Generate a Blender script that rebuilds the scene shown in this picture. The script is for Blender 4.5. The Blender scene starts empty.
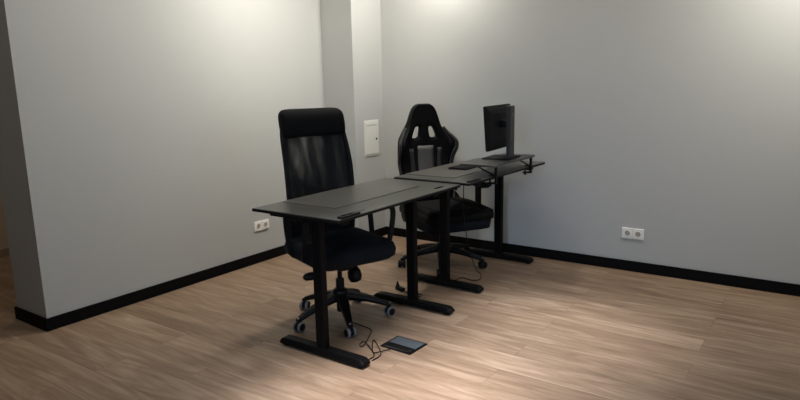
import bpy, bmesh, math, random
from mathutils import Vector, Matrix
random.seed(4)
D = bpy.data
COL = bpy.context.scene.collection
PI = math.pi
R = math.radians

# ------------------------------------------------------------------ camera
sc = bpy.context.scene
F, PITCH, YAW, ROLL, CAM_H = 616.64, .187464, .611578, .0208915, 1.45
fw = Vector((-math.sin(YAW)*math.cos(PITCH), math.cos(YAW)*math.cos(PITCH), -math.sin(PITCH)))
rt0 = Vector((math.cos(YAW), math.sin(YAW), 0))
dn0 = fw.cross(rt0)
cr, sr = math.cos(ROLL), math.sin(ROLL)
rt = rt0*cr + dn0*sr
dn = -rt0*sr + dn0*cr
cam = D.cameras.new('camera')
cam.sensor_width = 36
cam.lens = 36*F/800
cam.clip_start = .05
camo = D.objects.new('camera', cam)
COL.objects.link(camo)
camo.matrix_world = Matrix(((rt.x, -dn.x, -fw.x, 0), (rt.y, -dn.y, -fw.y, 0), (rt.z, -dn.z, -fw.z, CAM_H), (0, 0, 0, 1)))
sc.camera = camo

# ------------------------------------------------------------------ world, light, exposure
w = D.worlds.new('world')
sc.world = w
w.use_nodes = True
bg = w.node_tree.nodes['Background']
bg.inputs[0].default_value = (.62, .74, 1, 1)
bg.inputs[1].default_value = .3
sc.view_settings.view_transform = 'Standard'
sc.view_settings.look = 'None'
sc.view_settings.exposure = 0
sc.view_settings.gamma = 1
sc.view_settings.use_curve_mapping = False


def aim(o, target):
    o.rotation_euler = (Vector(target) - o.location).to_track_quat('-Z', 'Y').to_euler()


def area(name, loc, target, sx, sy, power, color, spread=180):
    l = D.lights.new(name, 'AREA')
    l.shape = 'RECTANGLE'
    l.size, l.size_y = sx, sy
    l.energy = power
    l.color = color
    l.spread = R(spread)
    o = D.objects.new(name, l)
    COL.objects.link(o)
    o.location = loc
    aim(o, target)
    return o


def spot(name, loc, target, power, color, angle, blend, size=.06):
    l = D.lights.new(name, 'SPOT')
    l.energy = power
    l.color = color
    l.spot_size = R(angle)
    l.spot_blend = blend
    l.shadow_soft_size = size
    o = D.objects.new(name, l)
    COL.objects.link(o)
    o.location = loc
    aim(o, target)
    return o


DAY = (.70, .85, 1)
WARM = (1, .945, .83)
# daylight that comes in through the two street-side windows and the window behind the camera
area('daylight_window', (2.52, .75, 1.65), (-3.83, 1.9, 1.1), 1.4, 1.7, 14, DAY, 120)
area('daylight_window', (2.52, 2.35, 1.65), (-3.83, 2.6, 1.1), 1.4, 1.7, 6, DAY, 120)
area('daylight_window', (-.45, -2.95, 1.75), (-1.75, 3.6, .1), 1.0, 1.3, 5, (.52, .72, 1), 38)


def downlight_or_fill(loc, power, color, to=None, spread=170, size=.16):
    l = area('downlight_or_fill', loc, to or (loc[0], loc[1], 0), size, size, power, color, spread)
    l.data.shape = 'DISK'
    return l


# warm ceiling downlights washing the walls, then added fills for end face and passage
downlight_or_fill((-2.95, 3.35, 2.84), 32, WARM, (-3.83, 3.35, 1.3), 130)
downlight_or_fill((-2.95, 2.20, 2.84), 5, WARM, (-3.83, 2.20, 1.3), 125)
downlight_or_fill((-.05, 4.0, 2.84), 33, WARM, (-.05, 4.72, 1.5), 125)
downlight_or_fill((-2.72, 4.34, 2.84), 27, WARM, (-3.1, 4.6, 1.2), 140)
downlight_or_fill((-1.70, 3.9, 2.84), 5, WARM, (-1.50, 4.72, 1.5), 125)
downlight_or_fill((-3.7, .1, 2.84), 4, WARM)  # unseen fill added to lift the partition's dark end face
downlight_or_fill((-5.0, 2.8, 2.84), 8, (1, .80, .58))  # unseen warm fill added to brighten the passage past the partition
# room downlight, then unseen fills added to brighten the floor
downlight_or_fill((-1.2, 1.9, 2.84), 6, (1, .95, .88), size=.4)
downlight_or_fill((-2.75, 1.5, 2.84), 6, (1, .95, .88), size=.4)  # unseen fill added so the left part of the floor is lit
spot('floor_pool_fill', (-1.30, 3.25, 2.80), (-1.25, 3.2, 0), 520, (.95, .97, 1), 44, 1, .35)  # unseen spot added to make the bright floor patch beside the desks
spot('floor_pool_fill', (-1.50, 1.95, 2.80), (-1.40, 2.0, 0), 1000, (.98, .97, 1), 46, 1, .35)  # unseen spot added to make the bright floor patch in the foreground


# ------------------------------------------------------------------ materials
def new_mat(name):
    m = D.materials.new(name)
    m.use_nodes = True
    nt = m.node_tree
    return m, nt, nt.nodes['Principled BSDF']


def node(nt, kind, **kw):
    n = nt.nodes.new(kind)
    for k, v in kw.items():
        setattr(n, k, v)
    return n


def simple(name, col, rough=.5, metal=0, spec=.5, bump=0, bscale=200, var=0, vscale=6, coat=0):
    m, nt, b = new_mat(name)
    b.inputs['Base Color'].default_value = (*col, 1)
    b.inputs['Roughness'].default_value = rough
    b.inputs['Metallic'].default_value = metal
    b.inputs['Specular IOR Level'].default_value = spec
    b.inputs['Coat Weight'].default_value = coat
    tc = node(nt, 'ShaderNodeTexCoord')
    nz = node(nt, 'ShaderNodeTexNoise')
    nz.inputs['Scale'].default_value = vscale
    nz.inputs['Detail'].default_value = 4
    nt.links.new(tc.outputs['Object'], nz.inputs['Vector'])
    mx = node(nt, 'ShaderNodeMix', data_type='RGBA')
    mx.inputs[6].default_value = (*[c*(1-var) for c in col], 1)
    mx.inputs[7].default_value = (*[min(1, c*(1+var)) for c in col], 1)
    nt.links.new(nz.outputs['Fac'], mx.inputs[0])
    nt.links.new(mx.outputs[2], b.inputs['Base Color'])
    if bump:
        n2 = node(nt, 'ShaderNodeTexNoise')
        n2.inputs['Scale'].default_value = bscale
        n2.inputs['Detail'].default_value = 2
        nt.links.new(tc.outputs['Object'], n2.inputs['Vector'])
        bp = node(nt, 'ShaderNodeBump')
        bp.inputs['Strength'].default_value = bump
        bp.inputs['Distance'].default_value = .002
        nt.links.new(n2.outputs['Fac'], bp.inputs['Height'])
        nt.links.new(bp.outputs['Normal'], b.inputs['Normal'])
    return m


def floor_mat():
    m, nt, b = new_mat('oak_planks')
    L = nt.links.new
    tc = node(nt, 'ShaderNodeTexCoord')
    bk = node(nt, 'ShaderNodeTexBrick')
    bk.offset = .37
    bk.offset_frequency = 2
    bk.inputs['Scale'].default_value = 1
    bk.inputs['Mortar Size'].default_value = .0009
    bk.inputs['Mortar Smooth'].default_value = .3
    bk.inputs['Bias'].default_value = 0
    bk.inputs['Brick Width'].default_value = 1.29
    bk.inputs['Row Height'].default_value = .192
    bk.inputs['Color1'].default_value = (0, 0, 0, 1)
    bk.inputs['Color2'].default_value = (1, 1, 1, 1)
    bk.inputs['Mortar'].default_value = (.5, .5, .5, 1)
    L(tc.outputs['Object'], bk.inputs['Vector'])
    # every plank shifts the grain
    sep = node(nt, 'ShaderNodeSeparateColor')
    L(bk.outputs['Color'], sep.inputs[0])
    mul = node(nt, 'ShaderNodeMath', operation='MULTIPLY')
    mul.inputs[1].default_value = 37.0
    L(sep.outputs[0], mul.inputs[0])
    cmb = node(nt, 'ShaderNodeCombineXYZ')
    L(mul.outputs[0], cmb.inputs[0])
    L(mul.outputs[0], cmb.inputs[2])
    add = node(nt, 'ShaderNodeVectorMath', operation='ADD')
    L(tc.outputs['Object'], add.inputs[0])
    L(cmb.outputs[0], add.inputs[1])
    mp = node(nt, 'ShaderNodeMapping')
    mp.inputs['Scale'].default_value = (.8, 6, 1)
    L(add.outputs[0], mp.inputs['Vector'])
    n1 = node(nt, 'ShaderNodeTexNoise')
    n1.inputs['Scale'].default_value = 1.6
    n1.inputs['Detail'].default_value = 5
    n1.inputs['Roughness'].default_value = .6
    n1.inputs['Distortion'].default_value = 1.2
    L(mp.outputs[0], n1.inputs['Vector'])
    # fine fibres
    mp2 = node(nt, 'ShaderNodeMapping')
    mp2.inputs['Scale'].default_value = (4, 120, 1)
    L(add.outputs[0], mp2.inputs['Vector'])
    n2 = node(nt, 'ShaderNodeTexNoise')
    n2.inputs['Scale'].default_value = 1.5
    n2.inputs['Detail'].default_value = 4
    L(mp2.outputs[0], n2.inputs['Vector'])
    # cathedral rings
    mp3 = node(nt, 'ShaderNodeMapping')
    mp3.inputs['Scale'].default_value = (.55, 5.0, 1)
    L(add.outputs[0], mp3.inputs['Vector'])
    wv = node(nt, 'ShaderNodeTexNoise')
    wv.inputs['Scale'].default_value = 1.2
    wv.inputs['Detail'].default_value = 1.5
    L(mp3.outputs[0], wv.inputs['Vector'])
    rg = node(nt, 'ShaderNodeMath', operation='MULTIPLY')
    rg.inputs[1].default_value = 60
    L(wv.outputs['Fac'], rg.inputs[0])
    sn = node(nt, 'ShaderNodeMath', operation='SINE')
    L(rg.outputs[0], sn.inputs[0])
    rp = node(nt, 'ShaderNodeValToRGB')
    e = rp.color_ramp.elements
    e[0].position, e[0].color = .16, (.115, .070, .043, 1)
    e[1].position, e[1].color = .86, (.36, .265, .188, 1)
    el = rp.color_ramp.elements.new(.50)
    el.color = (.215, .145, .096, 1)
    # sum of grains
    s1 = node(nt, 'ShaderNodeMath', operation='MULTIPLY_ADD')
    s1.inputs[1].default_value = .05
    L(sn.outputs[0], s1.inputs[0])
    L(n1.outputs['Fac'], s1.inputs[2])
    s2 = node(nt, 'ShaderNodeMath', operation='MULTIPLY_ADD')
    s2.inputs[1].default_value = .34
    L(n2.outputs['Fac'], s2.inputs[0])
    L(s1.outputs[0], s2.inputs[2])
    s3 = node(nt, 'ShaderNodeMath', operation='MULTIPLY_ADD')
    s3.inputs[1].default_value = .13
    L(sep.outputs[0], s3.inputs[0])
    L(s2.outputs[0], s3.inputs[2])
    s4 = node(nt, 'ShaderNodeMath', operation='SUBTRACT')
    s4.inputs[1].default_value = .235
    L(s3.outputs[0], s4.inputs[0])
    L(s4.outputs[0], rp.inputs[0])
    mx = node(nt, 'ShaderNodeMix', data_type='RGBA')
    mx.inputs[7].default_value = (.09, .06, .04, 1)
    L(rp.outputs[0], mx.inputs[6])
    L(bk.outputs['Fac'], mx.inputs[0])
    L(mx.outputs[2], b.inputs['Base Color'])
    rr = node(nt, 'ShaderNodeMapRange')
    rr.inputs['To Min'].default_value = .52
    rr.inputs['To Max'].default_value = .40
    L(n1.outputs['Fac'], rr.inputs[0])
    L(rr.outputs[0], b.inputs['Roughness'])
    b.inputs['Specular IOR Level'].default_value = .4
    bp = node(nt, 'ShaderNodeBump')
    bp.inputs['Strength'].default_value = .25
    bp.inputs['Distance'].default_value = .002
    L(n2.outputs['Fac'], bp.inputs['Height'])
    bp2 = node(nt, 'ShaderNodeBump', invert=True)
    bp2.inputs['Strength'].default_value = .6
    bp2.inputs['Distance'].default_value = .002
    L(bk.outputs['Fac'], bp2.inputs['Height'])
    L(bp.outputs['Normal'], bp2.inputs['Normal'])
    L(bp2.outputs['Normal'], b.inputs['Normal'])
    return m


def mesh_fabric():
    m, nt, b = new_mat('chair_mesh')
    L = nt.links.new
    b.inputs['Base Color'].default_value = (.004, .0045, .0055, 1)
    b.inputs['Roughness'].default_value = .7
    b.inputs['Specular IOR Level'].default_value = .2
    tc = node(nt, 'ShaderNodeTexCoord')
    mp = node(nt, 'ShaderNodeMapping')
    mp.inputs['Scale'].default_value = (1, 8, 1.5)
    mp.inputs['Rotation'].default_value = (.25, 0, 0)
    L(tc.outputs['Object'], mp.inputs['Vector'])
    nz = node(nt, 'ShaderNodeTexNoise')
    nz.inputs['Scale'].default_value = 1.25
    nz.inputs['Detail'].default_value = 2
    nz.inputs['Distortion'].default_value = .5
    L(mp.outputs[0], nz.inputs['Vector'])
    mr = node(nt, 'ShaderNodeMapRange')
    mr.inputs['From Min'].default_value = .44
    mr.inputs['From Max'].default_value = .66
    mr.inputs['To Min'].default_value = .05
    mr.inputs['To Max'].default_value = .38
    L(nz.outputs['Fac'], mr.inputs[0])
    tr = node(nt, 'ShaderNodeBsdfTransparent')
    ms = node(nt, 'ShaderNodeMixShader')
    L(mr.outputs[0], ms.inputs[0])
    L(b.outputs[0], ms.inputs[1])
    L(tr.outputs[0], ms.inputs[2])
    L(ms.outputs[0], nt.nodes['Material Output'].inputs[0])
    return m


def glass_mat():
    m, nt, b = new_mat('window_glass')
    tr = node(nt, 'ShaderNodeBsdfTransparent')
    gl = node(nt, 'ShaderNodeBsdfGlossy')
    gl.inputs['Roughness'].default_value = .02
    ms = node(nt, 'ShaderNodeMixShader')
    ms.inputs[0].default_value = .06
    nt.links.new(tr.outputs[0], ms.inputs[1])
    nt.links.new(gl.outputs[0], ms.inputs[2])
    nt.links.new(ms.outputs[0], nt.nodes['Material Output'].inputs[0])
    return m


M = dict(
    wall=simple('wall_paint', (.395, .40, .393), .62, spec=.3, bump=.12, bscale=260, var=.02),
    wall_end=simple('wall_paint_grey', (.30, .30, .30), .62, spec=.3, bump=.12, bscale=260, var=.02),
    far=simple('wall_paint_beige', (.50, .42, .34), .7, var=.03),
    ceiling=simple('ceiling_paint', (.72, .71, .69), .8, var=.02),
    floor=floor_mat(),
    black_trim=simple('baseboard_black', (.0016, .0016, .0018), .65, spec=.12, var=.1),
    taupe_trim=simple('baseboard_taupe', (.30, .25, .2), .5),
    metal=simple('powder_coat_black', (.0022, .0022, .0025), .5, spec=.12, bump=.05, bscale=500, var=.1),
    top=simple('desktop_charcoal', (.044, .043, .038), .38, bump=.06, bscale=600, var=.06, vscale=30),
    edge=simple('desktop_edge_black', (.004, .004, .004), .6, spec=.15),
    mat=simple('desk_mat_leather', (.062, .060, .054), .42, bump=.15, bscale=420, var=.06, vscale=20),
    plastic=simple('plastic_black', (.0028, .0028, .0032), .45, spec=.16, var=.1),
    plastic_matte=simple('plastic_matte', (.005, .005, .006), .6, spec=.15, var=.1),
    fabric=simple('fabric_black', (.004, .004, .005), .9, spec=.15, bump=.4, bscale=700, var=.25, vscale=60),
    seat_fabric=simple('fabric_blue_black', (.006, .0075, .011), .9, spec=.15, bump=.4, bscale=700, var=.25, vscale=60),
    leather=simple('leather_black', (.003, .003, .0034), .6, spec=.1, bump=.2, bscale=350, var=.1),
    leather_grey=simple('leather_grey', (.026, .026, .028), .65, spec=.2, bump=.2, bscale=350, var=.1),
    panel_grey=simple('panel_grey', (.055, .054, .053), .65, bump=.25, bscale=420, var=.15, vscale=14),
    mesh=mesh_fabric(),
    tyre=simple('caster_grey', (.15, .155, .165), .5),
    white=simple('plastic_white', (.74, .73, .70), .38),
    white_metal=simple('metal_white', (.60, .60, .57), .45),
    socket_hole=simple('socket_shade', (.34, .30, .25), .6),
    lip=simple('metal_lip', (.40, .40, .38), .5),
    steel=simple('steel', (.45, .45, .46), .35, metal=1),
    lid=simple('lid_grey_blue', (.055, .068, .078), .5, var=.15, vscale=40),
    steel_grey=simple('monitor_stand_grey', (.034, .034, .035), .5, spec=.3),
    sticker_dim=simple('sticker_grey', (.10, .10, .10), .5),
    sticker=simple('sticker_white', (.6, .6, .62), .5),
    red=simple('label_red', (.25, .01, .01), .6),
    screen=simple('screen_black', (.006, .006, .007), .15),
    frame=simple('window_frame_grey', (.2, .2, .21), .5),
    glass=glass_mat(),
)


# ------------------------------------------------------------------ mesh helpers
def obj(name, bm, m, parent=None, smooth=False, bevel=0, bseg=2, sub=0, solid=0):
    bmesh.ops.recalc_face_normals(bm, faces=bm.faces)
    me = D.meshes.new(name)
    bm.to_mesh(me)
    bm.free()
    me.materials.append(M[m])
    o = D.objects.new(name, me)
    COL.objects.link(o)
    if parent is not None:
        o.parent = parent
    if solid:
        s = o.modifiers.new('solid', 'SOLIDIFY')
        s.thickness = solid
        s.offset = 0
    if bevel:
        b = o.modifiers.new('bevel', 'BEVEL')
        b.width = bevel
        b.segments = bseg
        b.limit_method = 'ANGLE'
        b.angle_limit = R(40)
    if sub:
        s = o.modifiers.new('sub', 'SUBSURF')
        s.levels = s.render_levels = sub
    if smooth or sub:
        for p in me.polygons:
            p.use_smooth = True
    elif bevel:
        for p in me.polygons:
            p.use_smooth = False
    return o


def thing(name, label, cat, loc=(0, 0, 0), rz=0, group=None):
    o = D.objects.new(name, None)
    COL.objects.link(o)
    o.empty_display_size = .1
    o.location = loc
    o.rotation_euler = (0, 0, rz)
    return tag(o, label, cat, group)


def tag(o, label, cat, group=None):
    o['label'] = label
    o['category'] = cat
    if group:
        o['group'] = group
    return o


def struct(name, bm, m, **kw):
    o = obj(name, bm, m, **kw)
    o['kind'] = 'structure'
    return o


def box(x0, x1, y0, y1, z0, z1, bm=None):
    bm = bm or bmesh.new()
    v = [bm.verts.new((x, y, z)) for z in (z0, z1) for y in (y0, y1) for x in (x0, x1)]
    for f in ((0, 1, 3, 2), (4, 6, 7, 5), (0, 4, 5, 1), (2, 3, 7, 6), (0, 2, 6, 4), (1, 5, 7, 3)):
        bm.faces.new([v[i] for i in f])
    return bm


def xform(bm, mat):
    bmesh.ops.transform(bm, matrix=mat, verts=bm.verts)
    return bm


def loft(rings, closed_ring=True, caps=True, bm=None):
    """skin consecutive rings of equal length"""
    bm = bm or bmesh.new()
    rs = [[bm.verts.new(p) for p in r] for r in rings]
    n = len(rs[0])
    for a, b in zip(rs, rs[1:]):
        for i in range(n if closed_ring else n-1):
            j = (i+1) % n
            bm.faces.new((a[i], a[j], b[j], b[i]))
    if caps:
        bm.faces.new(rs[0][::-1])
        bm.faces.new(rs[-1])
    return bm


def smooth_path(pts, n=8):
    pts = [Vector(p) for p in pts]
    out = []
    P = [pts[0]*2-pts[1]] + pts + [pts[-1]*2-pts[-2]]
    for i in range(1, len(P)-2):
        a, b, c, d = P[i-1:i+3]
        for k in range(n):
            t = k/n
            out.append(.5*((2*b)+(c-a)*t+(2*a-5*b+4*c-d)*t*t+(3*b-a-3*c+d)*t**3))
    out.append(pts[-1])
    return out


def sweep(path, prof, up=(0, 0, 1), scale=None):
    """prof: list of (side, up) offsets"""
    path = [Vector(p) for p in path]
    up = Vector(up)
    rings = []
    for i, p in enumerate(path):
        t = (path[min(i+1, len(path)-1)] - path[max(i-1, 0)]).normalized()
        s = t.cross(up)
        if s.length < 1e-3:
            s = t.cross(Vector((1, 0, 0)))
        s.normalize()
        u = s.cross(t).normalized()
        k = scale(i/(len(path)-1)) if scale else 1
        rings.append([p + s*(a*k) + u*(b*k) for a, b in prof])
    return loft(rings)


def circ(r, n=10):
    return [(r*math.cos(2*PI*i/n), r*math.sin(2*PI*i/n)) for i in range(n)]


def rrect(w, h, r, n=4):
    out = []
    for cx, cy, a0 in ((w/2-r, h/2-r, 0), (-w/2+r, h/2-r, 90), (-w/2+r, -h/2+r, 180), (w/2-r, -h/2+r, 270)):
        for k in range(n+1):
            a = R(a0+90*k/n)
            out.append((cx+r*math.cos(a), cy+r*math.sin(a)))
    return out


def tube(pts, r, n=8, res=8):
    return sweep(smooth_path(pts, res), circ(r, n))


def cyl(r, z0, z1, n=20, r2=None, c=(0, 0)):
    r2 = r if r2 is None else r2
    return loft([[(c[0]+x, c[1]+y, z0) for x, y in circ(r, n)], [(c[0]+x, c[1]+y, z1) for x, y in circ(r2, n)]])


def lathe(prof, n=20):
    """prof: (radius, z), open ends get caps"""
    return loft([[(x, y, z) for x, y in circ(r, n)] for r, z in prof])


def cushion(rings):
    """rings: (z, x0, x1, half width, corner radius)"""
    out = []
    for z, x0, x1, hw, r in rings:
        out.append([((x0+x1)/2+a, b, z) for a, b in rrect(x1-x0, 2*hw, r, 5)])
    return loft(out)


# ------------------------------------------------------------------ room
XL, YR, XC, YC, YE, TH = -3.834, 4.72, -3.484, 4.294, 1.681, .385
ZC, X1, Y0, XF = 2.85, 2.6, -3.0, -5.98
fl = struct('floor', box(XF-.2, X1+.2, Y0-.2, YR+.2, -.05, 0), 'floor')
struct('ceiling', box(XF-.2, X1+.2, Y0-.2, YR+.2, ZC, ZC+.1), 'ceiling')
struct('wall_left', box(XL-TH, XL, YE, YR, 0, ZC), 'wall')
struct('wall_right', box(XF, X1, YR, YR+.15, 0, ZC), 'wall')
struct('wall_corner', box(XL, XC, YC, YR, 0, ZC), 'wall')
struct('wall_far', box(XF-.15, XF, Y0, YR, 0, ZC), 'far')


def holed_wall(name, axis, at, th, lo, hi, holes):
    """wall along axis with rectangular openings (a0, a1, z0, z1)"""
    bm = bmesh.new()
    a = lo
    def b(a0, a1, z0, z1):
        if axis == 'y':
            box(at, at+th, a0, a1, z0, z1, bm)
        else:
            box(a0, a1, at, at+th, z0, z1, bm)
    for a0, a1, z0, z1 in holes:
        b(a, a0, 0, ZC)
        if z0 > 0:
            b(a0, a1, 0, z0)
        b(a0, a1, z1, ZC)
        a = a1
    b(a, hi, 0, ZC)
    bmesh.ops.remove_doubles(bm, verts=bm.verts, dist=1e-4)
    return struct(name, bm, 'wall')


holed_wall('wall_street', 'y', X1, .15, Y0, YR, [(.05, 1.45, .75, 2.55), (1.65, 3.05, .75, 2.55)])
holed_wall('wall_back', 'x', Y0-.15, .15, XF, X1, [(-1.05, .15, .95, 2.5)])


def window(n, axis, at, a0, a1, z0, z1):
    bm = bmesh.new()
    t = .05
    for p in ((a0, a0+t, z0, z1), (a1-t, a1, z0, z1), (a0+t, a1-t, z0, z0+t), (a0+t, a1-t, z1-t, z1)):
        if axis == 'y':
            box(at, at+.06, p[0], p[1], p[2], p[3], bm)
        else:
            box(p[0], p[1], at, at+.06, p[2], p[3], bm)
    o = struct('window_%d' % n, bm, 'frame')
    if axis == 'y':
        g = box(at+.025, at+.031, a0+t, a1-t, z0+t, z1-t)
    else:
        g = box(a0+t, a1-t, at+.025, at+.031, z0+t, z1-t)
    obj('pane', g, 'glass', o)


window(1, 'y', X1+.05, .05, 1.45, .75, 2.55)
window(2, 'y', X1+.05, 1.65, 3.05, .75, 2.55)
window(3, 'x', Y0-.10, -1.05, .15, .95, 2.5)

BH, BT = .081, .014


def base(name, x0, x1, y0, y1, m='black_trim', h=BH):
    struct(name, box(x0, x1, y0, y1, 0, h), m, bevel=.003)


base('baseboard_left', XL, XL+BT, YE-BT, YC)
base('baseboard_end', XL-TH-BT, XL, YE-BT, YE)
base('baseboard_passage', XL-TH-BT, XL-TH, YE, YR)
base('baseboard_corner', XL+BT, XC+BT, YC-BT, YC)
base('baseboard_column', XC, XC+BT, YC, YR-BT)
base('baseboard_right', XC, X1, YR-BT, YR)
base('baseboard_far', XF, XF+.015, Y0, YR, 'taupe_trim', .07)

# ------------------------------------------------------------------ desks
def desk(label, x0, x1, y0, y1, z, legs, foot, ctrl, slots, rz=0):
    cx, cy = (x0+x1)/2, (y0+y1)/2
    t = thing('standing_desk', label, 'desk', (cx, cy, 0), rz, 'black standing desks')
    hx, hy = (x1-x0)/2, (y1-y0)/2
    th = .018
    obj('desktop', box(-hx, hx, -hy, hy, z-th, z), 'top', t, bevel=.0025)
    obj('edge_band', box(-hx-.001, hx+.001, -hy-.001, hy+.001, z-th+.0006, z-.0045), 'edge', t)
    fx0, fx1 = foot[0]-cx, foot[1]-cx
    for lx, ly in legs:
        lx -= cx
        ly -= cy
        leg = obj('leg', sweep([(lx, ly, .34), (lx, ly, z-th-.03)], rrect(.036, .058, .006, 3), up=(1, 0, 0)), 'metal', t, smooth=False)
        obj('leg_sleeve', sweep([(lx, ly, .045), (lx, ly, z-th-.045)], rrect(.042, .064, .006, 3), up=(1, 0, 0)), 'metal', leg)
        prof = [(-.036, 0), (-.036, .020), (-.028, .036), (.028, .036), (.036, .020), (.036, 0)]
        bm = loft([[(fx0+d, ly+a*k, .012+b*k2) for a, b in prof] for d, k, k2 in ((0, .9, .55), (.02, 1, .92), (.05, 1, 1))]
                  + [[(fx1-d, ly+a*k, .012+b*k2) for a, b in prof] for d, k, k2 in ((.05, 1, 1), (.02, 1, .92), (0, .9, .55))])
        ft = obj('foot', bm, 'metal', leg, bevel=.003)
        for px in (fx0+.035, fx1-.035):
            obj('foot_pad', cyl(.022, 0, .013, 16, c=(px, ly)), 'plastic', leg)
        obj('top_bracket', box(-hx+.05, hx-.05, ly-.03, ly+.03, z-th-.034, z-th), 'metal', leg, bevel=.003)
    ly0, ly1 = legs[0][1]-cy, legs[1][1]-cy
    lx = legs[0][0]-cx
    obj('cross_beam', box(lx-.05, lx+.05, ly0+.031, ly1-.031, z-th-.032, z-th-.001), 'metal', t, bevel=.003)
    # handset clamped on the outer edge
    c0, c1 = ctrl[0]-cy, ctrl[1]-cy
    h = obj('control_panel', box(hx-.030, hx+.002, c0, c1, z-.001, z+.011), 'plastic', t, bevel=.003)
    obj('button_strip', box(hx-.025, hx-.005, c0+.02, c1-.02, z+.011, z+.0122), 'screen', h)
    for s0, s1, dx in slots:
        obj('cable_slot', sweep([(hx-dx, s0-cy, z+.0006), (hx-dx, s1-cy, z+.0006)], rrect(.022, .002, .0008, 2)), 'screen', t)
    return t


desk('black sit-stand desk in the foreground, its near end in front of the mesh office chair',
     -2.54, -1.93, 2.225, 3.432, .80, [(-2.168, 2.333), (-2.168, 3.215)], (-2.47, -1.868), (2.25, 2.40), [(2.40, 2.49, .05), (3.22, 3.31, .06)])
desk('black sit-stand desk farther back against the wall, carrying the monitor riser',
     -2.455, -1.858, 3.445, 4.655, .811, [(-2.19, 3.68), (-2.19, 4.52)], (-2.47, -1.89), (3.46, 3.60), [], R(-1.0))

# stickers on the near leg
tag(obj('desk_mat', loft([[(-2.325+a, 2.845+b, z) for a, b in rrect(.40+d, .83+d, .02, 4)] for z, d in ((.8005, 0), (.803, 0), (.804, -.003))]), 'mat'),
    'large dark leather desk mat on the nearer desk', 'desk mat', 'desk mats')
tag(obj('desk_mat', loft([[(-2.26+a, 3.99+b, z) for a, b in rrect(.40+d, .83+d, .02, 4)] for z, d in ((.8115, 0), (.814, 0), (.815, -.003))]), 'mat'),
    'large dark leather desk mat on the farther desk, under the monitor riser', 'desk mat', 'desk mats')


# ------------------------------------------------------------------ chairs
def caster(t, x, y, a, tyre, r=.03):
    """twin wheel caster at local x, y, trailing direction a"""
    T = Matrix.Translation((x, y, 0)) @ Matrix.Rotation(a, 4, 'Z')
    bm = bmesh.new()
    arc = [(-.020, .030)] + [(.031*math.cos(R(d)), .030+.033*math.sin(R(d))) for d in range(180, -21, -20)]
    arc2 = [(p*.55, .030+(q-.030)*.55) for p, q in arc[1:]][::-1]
    ring = arc[1:] + arc2
    loft([[(p, s, q) for p, q in ring] for s in (-.011, .011)], bm=bm)
    o = obj('caster', xform(bm, T), 'plastic', t, bevel=.002)
    obj('caster_stem', xform(cyl(.008, .055, .085, 12), T), 'steel', o)
    S = Matrix.Rotation(PI/2, 4, 'X')
    for s in (-1, 1):
        W = T @ Matrix.Translation((0, s*.019, .030)) @ S
        obj('wheel', xform(lathe([(r*.74, -.009), (r*.92, -.009), (r, -.005), (r, .005), (r*.92, .009), (r*.74, .009)], 24), W), tyre, o, smooth=False, bevel=.001)
        obj('hub_cap', xform(lathe([(r*.35, -.0115), (r*.76, -.0095), (r*.76, .0095), (r*.35, .0115)], 20), W), 'plastic', o)


def star(t, angs, rad, hub_z, tyre, style):
    """five-star base under a chair: hub > base_arm; casters are parts of the chair"""
    hub = obj('star_base', lathe([(.034, hub_z-.055), (.046, hub_z-.04), (.052, hub_z), (.046, hub_z+.022), (.036, hub_z+.028)], 24), 'plastic', t, bevel=.003)
    for k, a in enumerate(angs):
        c, s = math.cos(a), math.sin(a)
        rings = []
        for f in (.10, .25, .5, .75, .93, 1.0):
            d = rad*f
            zt = hub_z+.012-(hub_z-.07)*f**1.5
            hgt = .030*(1-f)+.026
            wd = .026*(1-f)+.018
            if f == 1.0:
                zt -= .008
                hgt = .014
            rings.append([(d*c-o*s, d*s+o*c, z) for o, z in ((-wd*.8, zt), (wd*.8, zt), (wd, zt-hgt*.5), (wd*.75, zt-hgt), (-wd*.75, zt-hgt), (-wd, zt-hgt*.5))])
        obj('base_arm', loft(rings), 'plastic', hub, bevel=.004)
        caster(t, (rad-.012)*c, (rad-.012)*s, a+style[k], tyre)


# mesh-backed office chair behind the near desk
A1 = R(-21)
c1 = thing('office_chair', 'tall black mesh-backed office chair with padded headrest behind the near desk', 'chair', (-2.43, 2.795, 0), A1)
star(c1, [R(a)-A1 for a in (42, 109, 181, 255, 320)], .318, .170, 'tyre', [.5, -.7, 1.9, .25, .35])
obj('gas_lift', lathe([(.026, .052), (.026, .26), (.024, .265), (.015, .266), (.015, .375)], 20), 'plastic', c1)
obj('tilt_mechanism', loft([[(x+.02, y, z) for x, y in rrect(.20, .13, .02, 3)] for z in (.345, .405)]), 'plastic', c1, bevel=.006)
kn = Matrix.Translation((.105, .045, .312)) @ Matrix.Rotation(R(-20), 4, 'Y')
obj('tension_knob', xform(lathe([(.012, .052), (.024, .046), (.042, .014), (.044, -.02), (.034, -.046), (.012, -.054)], 20), kn), 'plastic', c1, smooth=True)
lv = obj('tilt_lever', tube([(.02, -.05, .36), (.02, -.14, .345), (.02, -.19, .328)], .008), 'plastic', c1)
obj('lever_grip', xform(lathe([(.008, -.045), (.022, -.036), (.026, 0), (.022, .030), (.010, .045)], 16), Matrix.Translation((.02, -.210, .322)) @ Matrix.Rotation(PI/2, 4, 'X')), 'plastic', lv, smooth=True)
lh = obj('height_lever', tube([(.04, .05, .37), (.05, .18, .375), (.05, .30, .38)], .006), 'plastic', c1)
obj('seat_pan', cushion([(.392, -.20, .21, .21, .06), (.412, -.245, .262, .25, .08), (.425, -.25, .27, .257, .08)]), 'plastic', c1, smooth=True)
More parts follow.
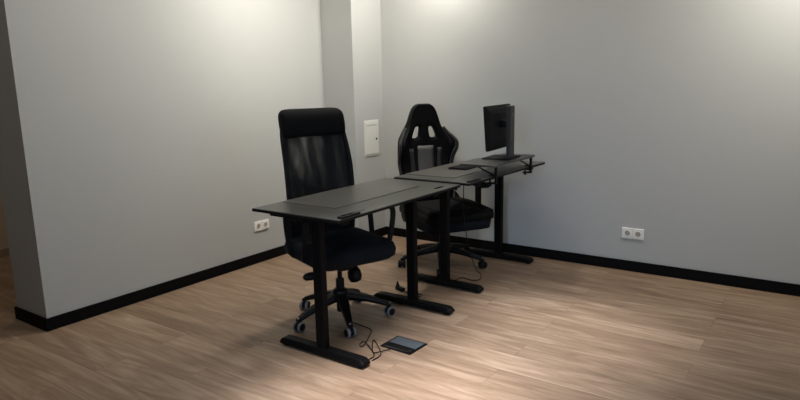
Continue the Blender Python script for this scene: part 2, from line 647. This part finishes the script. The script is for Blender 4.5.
obj('seat', cushion([(.418, -.235, .26, .245, .07), (.432, -.262, .286, .268, .085), (.470, -.27, .292, .274, .09), (.502, -.262, .280, .266, .09), (.520, -.235, .25, .240, .08), (.524, -.15, .16, .15, .06)]), 'seat_fabric', c1, smooth=True)


def bx(z):     # centre line of the back: x for a height
    t = (z-.45)/.85
    return -.225 + .045*math.sin(PI*min(1, t*1.15)) - .085*t*t


def bw(z):     # half width
    t = (z-.45)/.85
    return (.219 + .004*math.sin(PI*max(0, min(1, t*.95+.12)))) * (1 if z < 1.1 else 1-(z-1.1)*.9)


fr = obj('backrest_frame', sweep(smooth_path([(bx(.46), -.16, .46), (bx(.47), -.215, .475), (bx(.55), -bw(.55), .55), (bx(.7), -bw(.7), .70), (bx(.95), -bw(.95), .95), (bx(1.15), -bw(1.15), 1.15), (bx(1.26), -bw(1.26)+.004, 1.255), (bx(1.285), -.15, 1.285),
     (bx(1.285), .15, 1.285), (bx(1.26), bw(1.26)-.004, 1.255), (bx(1.15), bw(1.15), 1.15), (bx(.95), bw(.95), .95), (bx(.7), bw(.7), .70), (bx(.55), bw(.55), .55), (bx(.47), .215, .475), (bx(.46), .16, .46)], 6), rrect(.026, .034, .010, 3), up=(1, 0, 0)), 'plastic_matte', c1, smooth=True)
rings = []
nz_, ny_ = 26, 13
bm = bmesh.new()
vs = []
for i in range(nz_+1):
    z = .47+(1.27-.47)*i/nz_
    vs.append([bm.verts.new((bx(z)-.028*math.cos(PI/2*s)+.006, s*(bw(z)-.004), z)) for s in [2*j/ny_-1 for j in range(ny_+1)]])
for i in range(nz_):
    for j in range(ny_):
        bm.faces.new((vs[i][j], vs[i][j+1], vs[i+1][j+1], vs[i+1][j]))
obj('mesh_panel', bm, 'mesh', c1, smooth=True, solid=.004)
obj('lumbar_pad', loft([[(bx(.62)-.035+d, y, z) for y, z in rrect(.40-e, .17-e, .05, 4)] for d, e in ((0, .03), (.012, 0), (.028, .01), (.034, .05))] and
    [[(bx(.56)+d-.02, y, .545+z) for y, z in rrect(.42-e, .13-e, .04, 4)] for d, e in ((0, .03), (.010, 0), (.026, .01), (.032, .05))]), 'fabric', c1, smooth=True)
# headrest: padded cushion wrapped over the top of the frame
rings = []
for z, d, e in ((1.134, .030, .012), (1.142, .052, .002), (1.165, .064, 0), (1.23, .068, 0), (1.270, .062, .0), (1.290, .048, .010), (1.302, .028, .030), (1.305, .012, .06)):
    x0, x1 = bx(z)-.020-d*.45, bx(z)-.012+d
    rings.append([((x0+x1)/2+a - .022*math.cos(b/.24*PI/2)+.012, b, z) for a, b in rrect(x1-x0, 2*(.216-e), min(.030, (x1-x0)/2-.004), 5)])
obj('headrest', loft(rings), 'fabric', c1, smooth=True, sub=1)
obj('headrest_seam', sweep([(bx(1.133)+.022-.022*math.cos(s*PI/2), s*.203, 1.133) for s in [k/8-1 for k in range(17)]], rrect(.006, .006, .002, 2)), 'plastic_matte', c1)
obj('back_bracket', sweep(smooth_path([(-.05, 0, .385), (-.22, 0, .392), (-.285, 0, .42), (bx(.5)-.03, 0, .50), (bx(.6)-.032, 0, .62)], 5), rrect(.09, .02, .006, 2), up=(1, 0, .2)), 'plastic', c1)
for s in (-1, 1):
    path = smooth_path([(-.02, s*.235, .435), (-.06, s*.282, .455), (-.085, s*.292, .54), (-.10, s*.294, .66), (-.075, s*.294, .700), (.02, s*.294, .708), (.145, s*.294, .700), (.172, s*.294, .672), (.150, s*.293, .56), (.115, s*.284, .46), (.07, s*.235, .435)], 5)
    arm = obj('armrest', sweep(path, rrect(.014, .040, .005, 2), up=(0, 1, 0)) if False else sweep(path, rrect(.014, .036, .005, 2), up=(0, s, 0)), 'plastic_matte', c1, smooth=False)
    obj('arm_pad', loft([[(.035+a, s*.294+b, z) for a, b in rrect(.24+d, .056+d, .024+d/2, 4)] for z, d in ((.702, -.01), (.708, 0), (.722, 0), (.729, -.014))]), 'plastic', arm, smooth=True)


# racing-style chair behind the far desk
A2 = R(-33)
c2 = thing('gaming_chair', 'black racing-style gaming chair with two headrest cut-outs behind the far desk', 'chair', (-2.50, 4.15, 0), A2)
star(c2, [R(a)-A2 for a in (9, 83, 159, 229, 299)], .352, .150, 'plastic_matte', [.8, .4, -.5, 1.2, .3])
obj('gas_lift', lathe([(.026, .055), (.026, .24), (.024, .245), (.015, .246), (.015, .36)], 20), 'plastic', c2)
obj('tilt_mechanism', loft([[(x, y, z) for x, y in rrect(.26, .17, .02, 3)] for z in (.325, .375)]), 'metal', c2, bevel=.006)
lv = obj('tilt_lever', tube([(.04, .06, .35), (.05, .2, .345), (.05, .29, .33)], .006), 'metal', c2)
obj('seat_base', cushion([(.330, -.22, .30, .235, .05), (.343, -.245, .34, .262, .06), (.415, -.25, .352, .272, .06)]), 'seat_fabric', c2, smooth=True)
obj('seat', cushion([(.405, -.25, .335, .262, .06), (.42, -.262, .362, .282, .06), (.455, -.265, .368, .288, .07), (.478, -.255, .35, .276, .07), (.484, -.2, .25, .2, .06)]), 'leather', c2, smooth=True)
obj('seat_panel', cushion([(.476, -.22, .28, .165, .04), (.488, -.22, .285, .165, .04), (.492, -.19, .25, .14, .04)]), 'fabric', c2, smooth=True)
for s in (-1, 1):
    rings = []
    for f in range(9):
        x = -.23+.57*f/8
        k = .55+.45*math.sin(PI*(f+.7)/9.4)
        rings.append([(x, s*(.222+a), .470+b*k) for a, b in rrect(.095, .085, .036, 4)])
    obj('seat_bolster', loft(rings), 'leather', c2, smooth=True)
    # armrests on brackets bolted under the seat
    path = smooth_path([(.02, s*.20, .385), (.0, s*.29, .385), (-.005, s*.325, .41), (-.005, s*.33, .50), (-.005, s*.33, .62)], 5)
    arm = obj('armrest', sweep(path, rrect(.050, .018, .006, 2), up=(1, 0, 0)) if False else sweep(path, rrect(.022, .075, .007, 2), up=(1, 0, 0)), 'plastic', c2)
    obj('arm_pad', loft([[(.015+a, s*.325+b, z) for a, b in rrect(.25+d, .085+d, .03+d/2, 4)] for z, d in ((.615, -.02), (.622, 0), (.640, 0), (.650, -.016))]), 'plastic_matte', arm, smooth=True)

ZT = [.46, .54, .62, .70, .78, .84, .89, .93, .965, 1.00, 1.045, 1.09, 1.12, 1.16, 1.20, 1.235, 1.262, 1.28]
WT = [.20, .212, .218, .22, .225, .232, .238, .242, .240, .228, .190, .160, .145, .130, .116, .100, .078, .042]


def interp(z, T=WT):
    for i in range(len(ZT)-1):
        if z <= ZT[i+1]:
            f = (z-ZT[i])/(ZT[i+1]-ZT[i])
            return T[i]+(T[i+1]-T[i])*f
    return T[-1]


def gx(z):
    t = (z-.46)/.82
    return -.285-.055*min(1, t/.45)-.01*t


def wingf(s, z):   # forward bulge of the side wings
    k = max(0, (abs(s)-.55)/.45)
    f = math.exp(-((z-.94)/.09)**2)*.085 + math.exp(-((z-.56)/.12)**2)*.07 + .02
    return k*k*f*(1 if z < 1.02 else max(0, 1-(z-1.02)*9)) 


SC = [-1, -.9, -.78, -.64, -.52, -.37, -.22, -.1, 0, .1, .22, .37, .52, .64, .78, .9, 1]
bm = bmesh.new()
g = [[bm.verts.new((gx(z)+wingf(s, z), s*WT[i], z)) for s in SC] for i, z in enumerate(ZT)]
for i in range(len(ZT)-1):
    for j in range(len(SC)-1):
        sm = abs((SC[j]+SC[j+1])/2)
        hole = ZT[i] >= .999 and ZT[i+1] <= 1.10 and .22 < sm < .52
        if not hole:
            bm.faces.new((g[i][j], g[i][j+1], g[i+1][j+1], g[i+1][j]))
back = obj('backrest', bm, 'leather', c2, smooth=True, solid=.075, sub=2)
# grey centre panel and side stripes of the back
bm = bmesh.new()
rows = [.56, .64, .72, .80, .86, .90, .935]
g = [[bm.verts.new((gx(z)+.034+.010*math.cos(s*PI/2)*(.4 if z in (rows[0], rows[-1]) else 1), s*.070, z)) for s in (-1, -.6, 0, .6, 1)] for z in rows]
for i in range(len(rows)-1):
    for j in range(4):
        bm.faces.new((g[i][j], g[i][j+1], g[i+1][j+1], g[i+1][j]))
obj('centre_panel', bm, 'panel_grey', c2, smooth=True, solid=.014)
for s in (-1, 1):
    bm = bmesh.new()
    rows = [.58, .66, .74, .82, .88, .915]
    g = [[bm.verts.new((gx(z)+.040+wingf(q, z)*.9, s*q*interp(z), z)) for q in (.46, .54, .62)] for z in rows]
    for i in range(len(rows)-1):
        for j in range(2):
            bm.faces.new((g[i][j], g[i][j+1], g[i+1][j+1], g[i+1][j]))
    obj('side_panel', bm, 'leather_grey', c2, smooth=True, solid=.01)
    pts = [(gx(z)+wingf(1, z)+.012, s*(interp(z)+(.014 if z < 1 else .004)), z) for z in (.56, .64, .72, .80, .86, .91, .96, 1.0, 1.04, 1.08)]
    obj('side_trim', sweep(smooth_path(pts, 5), rrect(.022, .030, .008, 3), up=(1, 0, 0)), 'leather_grey', c2, smooth=True)
for s in (-1, 1):
    obj('hinge_bracket', loft([[(x, s*(.245+d), z) for x, z in ((-.27, .43), (-.12, .40), (-.10, .45), (-.22, .52), (-.27, .54))] for d in (0, .014)]), 'metal', c2, bevel=.004)

# ------------------------------------------------------------------ monitor riser, monitor, keyboard
ZD = .812
rz = .897
ri = thing('monitor_riser', 'black clamp-on monitor shelf over the edge of the far desk', 'riser', (-1.95, 4.07, ZD))
obj('shelf_board', box(-.13, .13, -.375, .312, rz-.016-ZD, rz-ZD), 'top', ri, bevel=.003)
for yy in (-.30, .29):
    y0, y1 = yy-.012, yy+.012
    cl = obj('clamp_post', box(.100, .113, y0, y1, -.045, rz-.016-ZD), 'metal', ri, bevel=.002)
    obj('clamp_jaw', box(.045, .113, y0-.008, y1+.008, -.052, -.044), 'metal', cl, bevel=.002)
    obj('clamp_foot', box(.060, .113, y0-.006, y1+.006, .001, .007), 'metal', cl, bevel=.001)
    obj('clamp_screw', cyl(.006, -.062, -.019, 12, c=(.062, yy)), 'metal', cl)
    obj('clamp_knob', cyl(.012, -.067, -.057, 12, c=(.062, yy)), 'plastic', cl)
    obj('brace', sweep([(.098, yy, .004), (-.045, yy, rz-.018-ZD)], rrect(.014, .008, .002, 2)), 'metal', cl)

mo = thing('monitor', 'black flat computer monitor seen from behind, on the riser shelf', 'monitor', (-1.93, 4.10, rz), R(5))
obj('stand_base', box(-.135, .075, -.13, .12, 0, .010), 'plastic_matte', mo, bevel=.004)
col = obj('stand_column', box(.018, .052, -.042, .042, .010, .378), 'steel_grey', mo, bevel=.005)
obj('cable_hole', sweep([(.0525, -.0, .085), (.0525, 0, .125)], rrect(.030, .002, .0008, 3), up=(1, 0, 0)), 'screen', col)
obj('stand_label', box(.0522, .0528, -.004, .016, .300, .330), 'sticker_dim', col)
obj('tilt_joint', box(-.030, .018, -.045, .045, .225, .275), 'plastic', mo, bevel=.008)
tl = Matrix.Translation((-.052, .01, .226)) @ Matrix.Rotation(R(-4), 4, 'Y')
sh = obj('display_housing', xform(loft([[(d, y, z) for y, z in rrect(.51-e, .315-e, .012, 3)] for d, e in ((-.014, 0), (0, 0), (.014, .05), (.024, .12))]), tl), 'plastic_matte', mo)
obj('screen', xform(box(-.0155, -.0142, -.247, .247, -.146, .148), tl), 'screen', sh)

kb = thing('keyboard', 'slim black keyboard lying on the far desk beside the riser', 'keyboard', (-2.235, 4.05, .815), R(0))
obj('keyboard_body', box(-.075, .075, -.125, .125, .0005, .013), 'plastic', kb, bevel=.004)
for i in range(5):
    obj('key_row', box(-.064+i*.026, -.042+i*.026, -.115, .115, .013, .017), 'plastic_matte', kb, bevel=.002)

# ------------------------------------------------------------------ wall fittings
cb = thing('electrical_cabinet', 'white flush electrical cabinet on the corner column', 'cabinet', (XC, 4.528, .955))
obj('cabinet_frame', box(.0005, .005, -.108, .108, -.165, .165), 'white_metal', cb, bevel=.003)
dr = obj('cabinet_door', box(.005, .009, -.095, .095, -.145, .145), 'white_metal', cb, bevel=.003)
obj('lock', xform(cyl(.010, 0, .004, 16), Matrix.Translation((.009, .066, -.01)) @ Matrix.Rotation(PI/2, 4, 'Y')), 'plastic', dr)
obj('top_strip', box(.009, .0098, -.075, .075, .112, .124), 'lip', dr)


def socket(label, loc, rz):
    t = thing('wall_socket', label, 'socket', loc, rz, 'double wall sockets')
    # local +X points into the room
    for s in (-1, 1):
        p = obj('socket_plate', box(.0005, .009, s*.0405-.0395, s*.0405+.0395, -.0405, .0405), 'white', t, bevel=.003)
        W = Matrix.Translation((.009, s*.0385, 0)) @ Matrix.Rotation(PI/2, 4, 'Y')
        obj('socket_ring', xform(lathe([(.0245, 0), (.0245, .0035), (.021, .0035), (.0205, .0008)], 24), W), 'white', p)
        obj('socket_well', xform(cyl(.0203, .0004, .0014, 24), W), 'socket_hole', p)
        obj('earth_clip', box(.0105, .0122, s*.0385-.004, s*.0385+.004, .013, .020), 'steel', p)
    return t


socket('white double wall socket low on the left wall beside the office chair', (XL, 3.444, .308), 0)
socket('white double wall socket low on the right wall, away from the desks', (-1.163, YR, .295), -PI/2)

# ------------------------------------------------------------------ floor box, cables, plug adapters
fb = thing('floor_box', 'open black floor outlet box with grey lid beside the near desk foot', 'floor box', (-1.866, 2.668, 0), R(-2))
bm = bmesh.new()
for a in ((-.105, .105, -.09, -.078), (-.105, .105, .078, .09), (-.105, -.09, -.078, .078), (.093, .105, -.078, .078)):
    box(a[0], a[1], a[2], a[3], .0005, .005, bm)
bmesh.ops.remove_doubles(bm, verts=bm.verts, dist=1e-5)
obj('box_frame', box(-.105, .105, -.085, .085, .0003, .004), 'plastic', fb, bevel=.001)
obj('lid', box(-.090, .092, -.020, .072, .004, .007), 'lid', fb, bevel=.001)
obj('cable_flap', xform(box(-.092, .092, -.062, -.024, 0, .012), Matrix.Translation((0, 0, .004)) @ Matrix.Rotation(R(8), 4, 'X')), 'plastic', fb, bevel=.002)
obj('socket_recess', box(-.085, .085, -.078, -.062, .004, .006), 'screen', fb)


def cable(label, pts, r=.003):
    return tag(obj('cable', tube(pts, r, 6, 6), 'plastic'), label, 'cable', 'black cables')


cable('black cable on the floor running from under the office chair to the near desk foot',
      [(-2.392, 2.785, .004), (-2.255, 2.763, .004), (-2.158, 2.743, .004), (-2.116, 2.682, .004), (-2.059, 2.561, .004), (-2.051, 2.517, .004), (-2.083, 2.546, .004), (-2.064, 2.568, .011), (-1.962, 2.505, .004), (-1.918, 2.458, .004), (-1.918, 2.413, .004)])
cable('thin black cable looping over the floor from the floor box to the near desk foot',
      [(-1.894, 2.412, .004), (-1.893, 2.474, .004), (-1.925, 2.529, .004), (-2.032, 2.619, .005), (-2.038, 2.604, .006), (-1.941, 2.484, .012), (-1.910, 2.515, .012), (-1.886, 2.575, .010)])
cable('thin black cable hanging from the far desk and trailing onto the floor',
      [(-1.99, 3.585, .775), (-2.03, 3.66, .55), (-2.10, 3.85, .28), (-2.12, 4.0, .06), (-2.107, 4.051, .006), (-2.047, 3.937, .004), (-2.083, 3.881, .004), (-2.180, 3.896, .004), (-2.188, 3.79, .004)])
ad = thing('power_adapter', 'black plug adapter lying on the floor by the middle desk foot', 'adapter', (-2.418, 3.425, 0), R(-20))
obj('adapter_body', box(-.036, .040, -.018, .018, .0005, .026), 'plastic', ad, bevel=.005)
obj('plug', loft([[(-.028+a, b, z) for a, b in circ(r, 14)] for z, r in ((.025, .014), (.037, .011), (.062, .003))]), 'plastic', ad)
obj('adapter_lead', tube([(.045, 0, .012), (.10, .01, .005), (.17, .06, .004), (.20, .01, .004), (.15, -.04, .004)], .003, 6, 6), 'plastic', ad)
